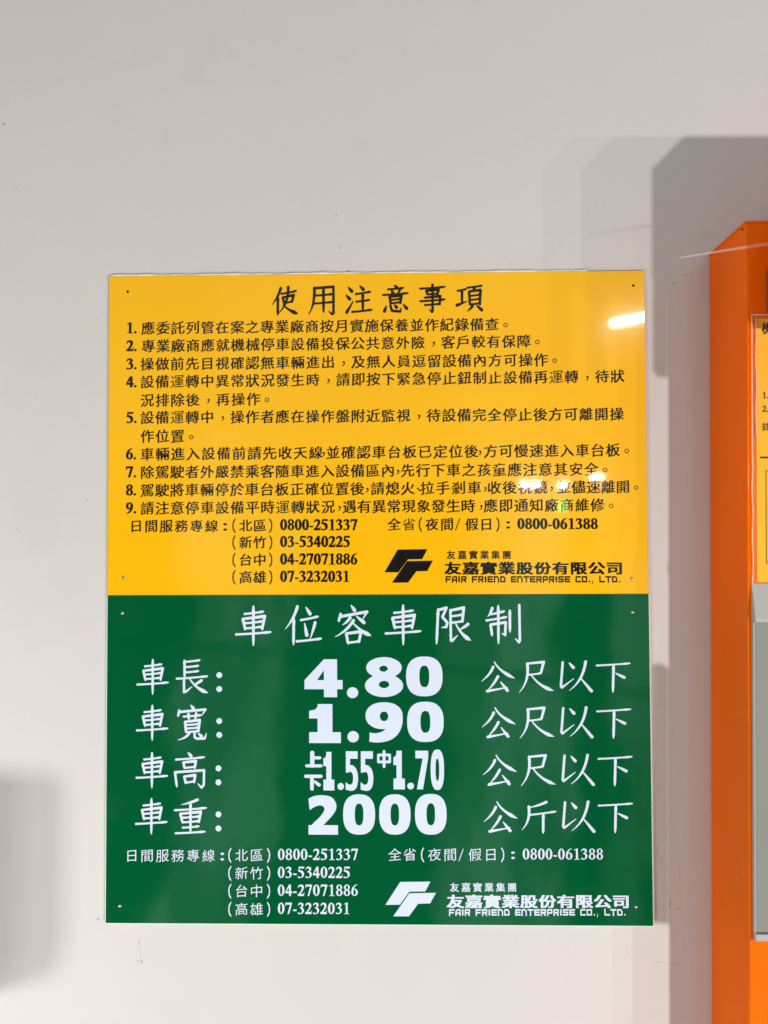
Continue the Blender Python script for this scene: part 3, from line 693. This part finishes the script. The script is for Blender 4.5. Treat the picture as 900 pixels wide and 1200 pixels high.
# ------------------------------------------------------------------ the two signs
SIGN_T = 0.0035
def slab(name, x0, x1, z0, z1, face_mat, edge_mat, parent, chamfer=0.0013, seam=None):
    """acrylic sheet whose polished edge is chamfered and left clear"""
    c = chamfer; yf, yb = -0.0006 - SIGN_T, -0.0006
    o = [(x0, z0), (x1, z0), (x1, z1), (x0, z1)]; cb = 0.0001 if seam == 'bottom' else c; ct = 0.0001 if seam == 'top' else c
    i = [(x0 + c, z0 + cb), (x1 - c, z0 + cb), (x1 - c, z1 - ct), (x0 + c, z1 - ct)]
    V = [(x, yb, z) for x, z in o] + [(x, yf + .0008, z) for x, z in o] + [(x, yf, z) for x, z in i]
    F = [(8, 9, 10, 11), (3, 2, 1, 0)]
    for k in range(4):
        n = (k + 1) % 4
        F += [(k, n, 4 + n, 4 + k), (4 + k, 4 + n, 8 + n, 8 + k)]
    ob = link_mesh(name, V, F, [face_mat, edge_mat], parent)
    for p in ob.data.polygons: p.material_index = 0 if p.index == 0 else 1
    return ob
def screw(x, z, parent, size, dark):
    bm = bmesh.new()
    bmesh.ops.create_uvsphere(bm, u_segments=14, v_segments=8, radius=size)
    for v in bm.verts: v.co = Vector((v.co.x, v.co.z * .55 if v.co.z < 0 else v.co.z * .2, v.co.y))
    bmesh.ops.recalc_face_normals(bm, faces=bm.faces[:])
    for v in bm.verts: v.co += Vector((x, -0.0006 - SIGN_T, z))
    return link_bm('screw', bm, M['dark'] if dark else M['metal'], parent, True)
def logo_mesh(polys, y, mat, parent):
    V, F = [], []
    P = []
    for p in polys:                       # each mark: a slanted bar with a slanted leg
        a, b, c, d, e, f = p
        P += [[a, b, c, d], [a, d, e, f]]
    v, f = union(P)
    return link_mesh('logo', [(x, y, z) for x, z in v], [t for t in f], mat, parent)
def dress(sign, data, logo, ink):
    y = -0.0006 - SIGN_T - 0.0003
    groups = []
    for part, *rest in data:
        # a new mesh for each written line: same name and nearly the same height stay together
        for g in groups:
            if g[0] == part and min(abs(q[1] - rest[3]) for q in g[1]) < 1 and min(max(rest[1] - q[3], q[1] - rest[3]) for q in g[1]) < .03 and abs(g[1][0][2] - rest[2]) < (0.0075 if part != 'limit_lettering' and part != 'figure_lettering' else 0.024):
                g[1].append(rest); break
        else: groups.append((part, [rest]))
    for part, items in groups: lettering(items, y, ink, sign, part)
    logo_mesh(logo, y, ink, sign)

rules = thing('rules_sign', 'glossy yellow sign with black numbered rules, mounted above the green sign', 'sign', (0, 0, 0))
slab('panel', -0.3005, 0.2995, 0.0001, 0.3590, M['yellow'], M['amber_edge'], rules, 0.0007, 'bottom')
dress(rules, YELLOW_TEXT, YELLOW_LOGO, M['black'])
for x, z, d in ((-0.279, 0.3409, True), (0.287, 0.3419, True), (-0.2821, 0.0193, False), (0.2809, 0.0165, False)): screw(x, z, rules, 0.0015 if d else 0.0020, d)
# bead of sealant along the top edge, ending before the right corner
bm = bmesh.new()
segs, n = 60, 6
rows = []
for i in range(segs + 1):
    t = i / segs; x = -0.2995 + t * 0.5355
    r = 0.0012 + 0.0003 * math.sin(i * 1.7) + 0.0003 * math.sin(i * .53)
    rows.append([bm.verts.new((x, -0.0022 + r * 1.3 * math.cos(2 * math.pi * k / n), 0.3597 + r * math.sin(2 * math.pi * k / n))) for k in range(n)])
for a, b in zip(rows, rows[1:]):
    for k in range(n): bm.faces.new((a[k], a[(k + 1) % n], b[(k + 1) % n], b[k]))
bm.faces.new(rows[0][::-1]); bm.faces.new(rows[-1])
bmesh.ops.recalc_face_normals(bm, faces=bm.faces[:])
link_bm('sealant_bead', bm, M['sealant'], rules, True)

limits = thing('limits_sign', 'glossy green sign with large white height and weight limits, below the yellow sign', 'sign', (0, 0, -0.36))
slab('panel', -0.3010, 0.3005, -0.3612 + .36, -0.0004 + .36, M['green'], M['mint_edge'], limits, 0.0013, 'top')

GREEN_LOCAL = [(p, t, x0, z0 + .36, x1, z1 + .36, s, f) for p, t, x0, z0, x1, z1, s, f in GREEN_TEXT]
dress(limits, GREEN_LOCAL, [[(x, z + .36) for x, z in p] for p in GREEN_LOGO], M['white'])
for x, z in ((-0.2829, -0.0198), (0.2813, -0.0201), (-0.284, -0.3415), (0.2809, -0.3398)): screw(x, z + .36, limits, 0.0021, False)

# ------------------------------------------------------------------ orange control cabinet at the right
BASE = -0.75
cab = thing('control_cabinet', 'orange metal wall cabinet with a yellow notice and a grey panel on its front', 'cabinet', (0.3578, 0.0, BASE))
cab.rotation_euler = (0, 0.0128, 0)
def zl(z): return z - BASE
D = 0.100                                  # depth of the cabinet
body = box_bm(0.0, 0.40, -D, -0.001, 0.0, zl(0.3755), bev=0.0022, seg=3)
link_bm('body', body, M['orange'], cab)
# folded lid flange round the top, a pin hole at the corner
lid = box_bm(-0.0012, 0.4012, -D - 0.0014, -0.0015, zl(0.3745), zl(0.3768), bev=0.0008)
link_bm('lid', lid, M['orange'], cab)
bm = bmesh.new(); bmesh.ops.create_uvsphere(bm, u_segments=12, v_segments=6, radius=0.0012)
for v in bm.verts: v.co = Vector((v.co.x * .5 - 0.0003, v.co.y - 0.0925, v.co.z + zl(0.3712)))
link_bm('screw', bm, M['dark'], cab, True)
# notice in a clear sleeve
yl = -D - 0.0010
notice = link_bm('notice', box_bm(0.0090, 0.30, yl, -D + .0002, zl(0.0180), zl(0.2790), bev=0.0003, seg=1), M['label'], cab)
film = link_bm('clear_sleeve', box_bm(0.0042, 0.305, yl - .0016, yl - .0006, zl(0.0165), zl(0.2822), bev=0.0004, seg=1), M['film'], cab)
ny = yl - 0.0003
def bead(name, pts, r):
    bm = bmesh.new(); rows = []
    for i, (x, y, z) in enumerate(pts):
        j = r * (1 + .35 * math.sin(i * 2.1) * math.sin(i * .37))
        a, b2 = Vector(pts[max(i - 1, 0)]), Vector(pts[min(i + 1, len(pts) - 1)])
        d = (b2 - a).normalized(); u = d.cross(Vector((0, 1, 0))).normalized()
        rows.append([bm.verts.new(Vector((x, y, z)) + u * j * math.cos(k * math.pi / 3) + Vector((0, 1, 0)) * j * math.sin(k * math.pi / 3)) for k in range(6)])
    for a, b2 in zip(rows, rows[1:]):
        for k in range(6): bm.faces.new((a[k], a[(k + 1) % 6], b2[(k + 1) % 6], b2[k]))
    bm.faces.new(rows[0][::-1]); bm.faces.new(rows[-1])
    bmesh.ops.recalc_face_normals(bm, faces=bm.faces[:])
    o = link_bm(name, bm, M['sleeve_edge_gleam'], film, True)
bead('sleeve_edge_gleam', [(.0045 + .0004 * math.sin(i * .9) * (1 if i > 22 else .2), yl - .0012, zl(.2822 - i * .2657 / 40)) for i in range(41)], .00055)
bead('sleeve_edge_gleam', [(.0085 + .0003 * math.sin(i * .7), yl - .0013, zl(.2800 - i * .12 / 20)) for i in range(21)], .00045)
bead('sleeve_edge_gleam', [(.0045 + i * .015, yl - .0012, zl(.2822)) for i in range(20)], .0005)
items = [('機', 0.0207, zl(.2688), 0.0207, zl(.2688), .0125, 'bold')]
lettering(items, ny, M['black'], notice, 'heading_lettering')
for t, z in (('1.', .2024), ('2.', .1888)):
    lettering([(t, .0148, zl(z), .0208, zl(z), .0062, 'tb')], ny, M['black'], notice, 'note_number')
lettering([('註', .0186, zl(.171), .0186, zl(.171), .0085, 'bold')], ny, M['black'], notice, 'note_lettering')
link_mesh('ruled_line', [(.0125, ny, zl(.1415)), (.29, ny, zl(.1415)), (.29, ny, zl(.1398)), (.0125, ny, zl(.1398))], [(0, 3, 2, 1)], M['black'], notice)
V = []; F = []
for x0, z0, x1, z1 in ((.0178, .1279, .0184, .0363), (.0184, .1279, .29, .1273), (.0184, .0369, .29, .0363)):
    b = len(V); V += [(x0, ny, zl(z0)), (x1, ny, zl(z0)), (x1, ny, zl(z1)), (x0, ny, zl(z1))]; F.append((b, b + 3, b + 2, b + 1))
link_mesh('table_outline', V, F, M['dark'], notice)
# small violet-grey plate above the notice
link_bm('name_plate', box_bm(0.0200, 0.20, -D - 0.003, -D + .0002, zl(0.2850), zl(0.3280), bev=0.0006), M['violet'], cab)
# grey control panel: pale sloping upper band with a drip lip, darker lower face, pale bottom lip
def panel_profile(pts, x0, x1, mat, name, bev=0.0012):
    bm = bmesh.new()
    a = [bm.verts.new((x0, y, z)) for y, z in pts]; b = [bm.verts.new((x1, y, z)) for y, z in pts]
    n = len(pts)
    bm.faces.new(a); bm.faces.new(b[::-1])
    for i in range(n): bm.faces.new((a[i], b[i], b[(i + 1) % n], a[(i + 1) % n]))
    bmesh.ops.recalc_face_normals(bm, faces=bm.faces[:])
    bmesh.ops.bevel(bm, geom=bm.edges[:], offset=bev, segments=2, profile=.6, affect='EDGES')
    return link_bm(name, bm, mat, cab)
panel_profile([(-D + .0002, zl(.0170)), (-D - .0012, zl(.0170)), (-D - .0095, zl(-.0170)), (-D - .0095, zl(-.0205)), (-D + .0002, zl(-.0205))], .0035, .33, M['pale_grey'], 'panel_hood', .0008)
panel_profile([(-D + .0002, zl(-.0205)), (-D - .0030, zl(-.0205)), (-D - .0030, zl(-.3210)), (-D + .0002, zl(-.3210))], .0048, .33, M['grey'], 'panel_face', .0006)
panel_profile([(-D + .0002, zl(-.3205)), (-D - .0062, zl(-.3205)), (-D - .0062, zl(-.3270)), (-D - .0030, zl(-.3285)), (-D + .0002, zl(-.3285))], .0040, .33, M['pale_grey'], 'panel_lip', .0008)
link_bm('panel_rim', box_bm(.0036, .0050, -D - .0048, -D + .0001, zl(-.3205), zl(-.0207), bev=.0004, seg=1), M['pale_grey'], cab)
# unseen parts added before the front to throw the wall shadows
def prism(name, outline, y0, y1, mat):
    bm = bmesh.new()
    a = [bm.verts.new((x, y0, z)) for x, z in outline]; b = [bm.verts.new((x, y1, z)) for x, z in outline]
    n = len(outline)
    bm.faces.new(a); bm.faces.new(b[::-1])
    for i in range(n): bm.faces.new((a[i], b[i], b[(i + 1) % n], a[(i + 1) % n]))
    bmesh.ops.recalc_face_normals(bm, faces=bm.faces[:])
    return link_bm(name, bm, mat, cab)
hx = -0.3705
prism('shadow_hood', [(.3955 + hx, zl(.250)), (.3955 + hx, zl(.363)), (.429 + hx, zl(.398)), (.72 + hx, zl(.398)), (.72 + hx, zl(.250))], -.190, -.137, M['orange'])
link_bm('shadow_hood_bracket', box_bm(.43 + hx, .47 + hx, -.139, -D - .0005, zl(.300), zl(.3522)), M['orange'], cab)
shadow_bar_upper = prism('shadow_bar_upper', [(.3955 + hx, zl(.153)), (.3955 + hx, zl(.2502)), (.4060 + hx, zl(.2502)), (.4060 + hx, zl(.153))], -.1885, -.176, M['dark'])
shadow_bar_lower = prism('shadow_bar_lower', [(.3955 + hx, zl(-.404)), (.3955 + hx, zl(-.147)), (.4060 + hx, zl(-.147)), (.4060 + hx, zl(-.404))], -.190, -.176, M['dark'])
pin = link_bm('pin', box_bm(.4055 + hx, .52 + hx, -.184, -.182, zl(-.351), zl(-.349)), M['dark']); pin.parent = shadow_bar_lower  # support rod of the added lower shadow bar
shadow_bar_post = link_bm('shadow_bar_post', box_bm(.515 + hx, .525 + hx, -.186, -D - .0005, zl(-.355), zl(-.345)), M['dark']); shadow_bar_post.parent = shadow_bar_lower

# ------------------------------------------------------------------ thin plastic strip across the cabinet top
bm = bmesh.new()
rows = []
for i in range(25):
    t = i / 24; x = t * 0.185
    hgt = 0.0010 + 0.0034 * min(1, t * 1.4) ; th = 0.0012
    z = 0.0116 * t / .459 + 0.0010 * math.sin(t * math.pi)
    rows.append([bm.verts.new((x, dy, z + dz)) for dy, dz in ((-th / 2, -hgt / 2), (th / 2, -hgt / 2), (th / 2, hgt / 2), (-th / 2, hgt / 2))])
for a, b in zip(rows, rows[1:]):
    for k in range(4): bm.faces.new((a[k], a[(k + 1) % 4], b[(k + 1) % 4], b[k]))
bm.faces.new(rows[0][::-1]); bm.faces.new(rows[-1])
bmesh.ops.recalc_face_normals(bm, faces=bm.faces[:])
st = link_bm('plastic_strip', bm, M['strip'])
st.location = (0.300, -0.120, 0.3338)
st['label'] = 'thin pale plastic strip jutting sideways across the top of the orange cabinet'
st['category'] = 'strip'

# ------------------------------------------------------------------ unseen box added past the left edge to throw the soft shadow
caster = thing('shadow_box', 'unseen pale grey box added at the far left to cast a shadow', 'box', (-0.56, 0, -0.45))
link_bm('body', box_bm(0.0, 0.118, -0.12, -0.0005, 0.0, 0.205, bev=0.02, seg=4), M['pale_grey'], caster)
link_bm('cover', box_bm(0.006, 0.112, -0.124, -0.1195, 0.02, 0.185, bev=0.002), M['pale_grey'], caster)
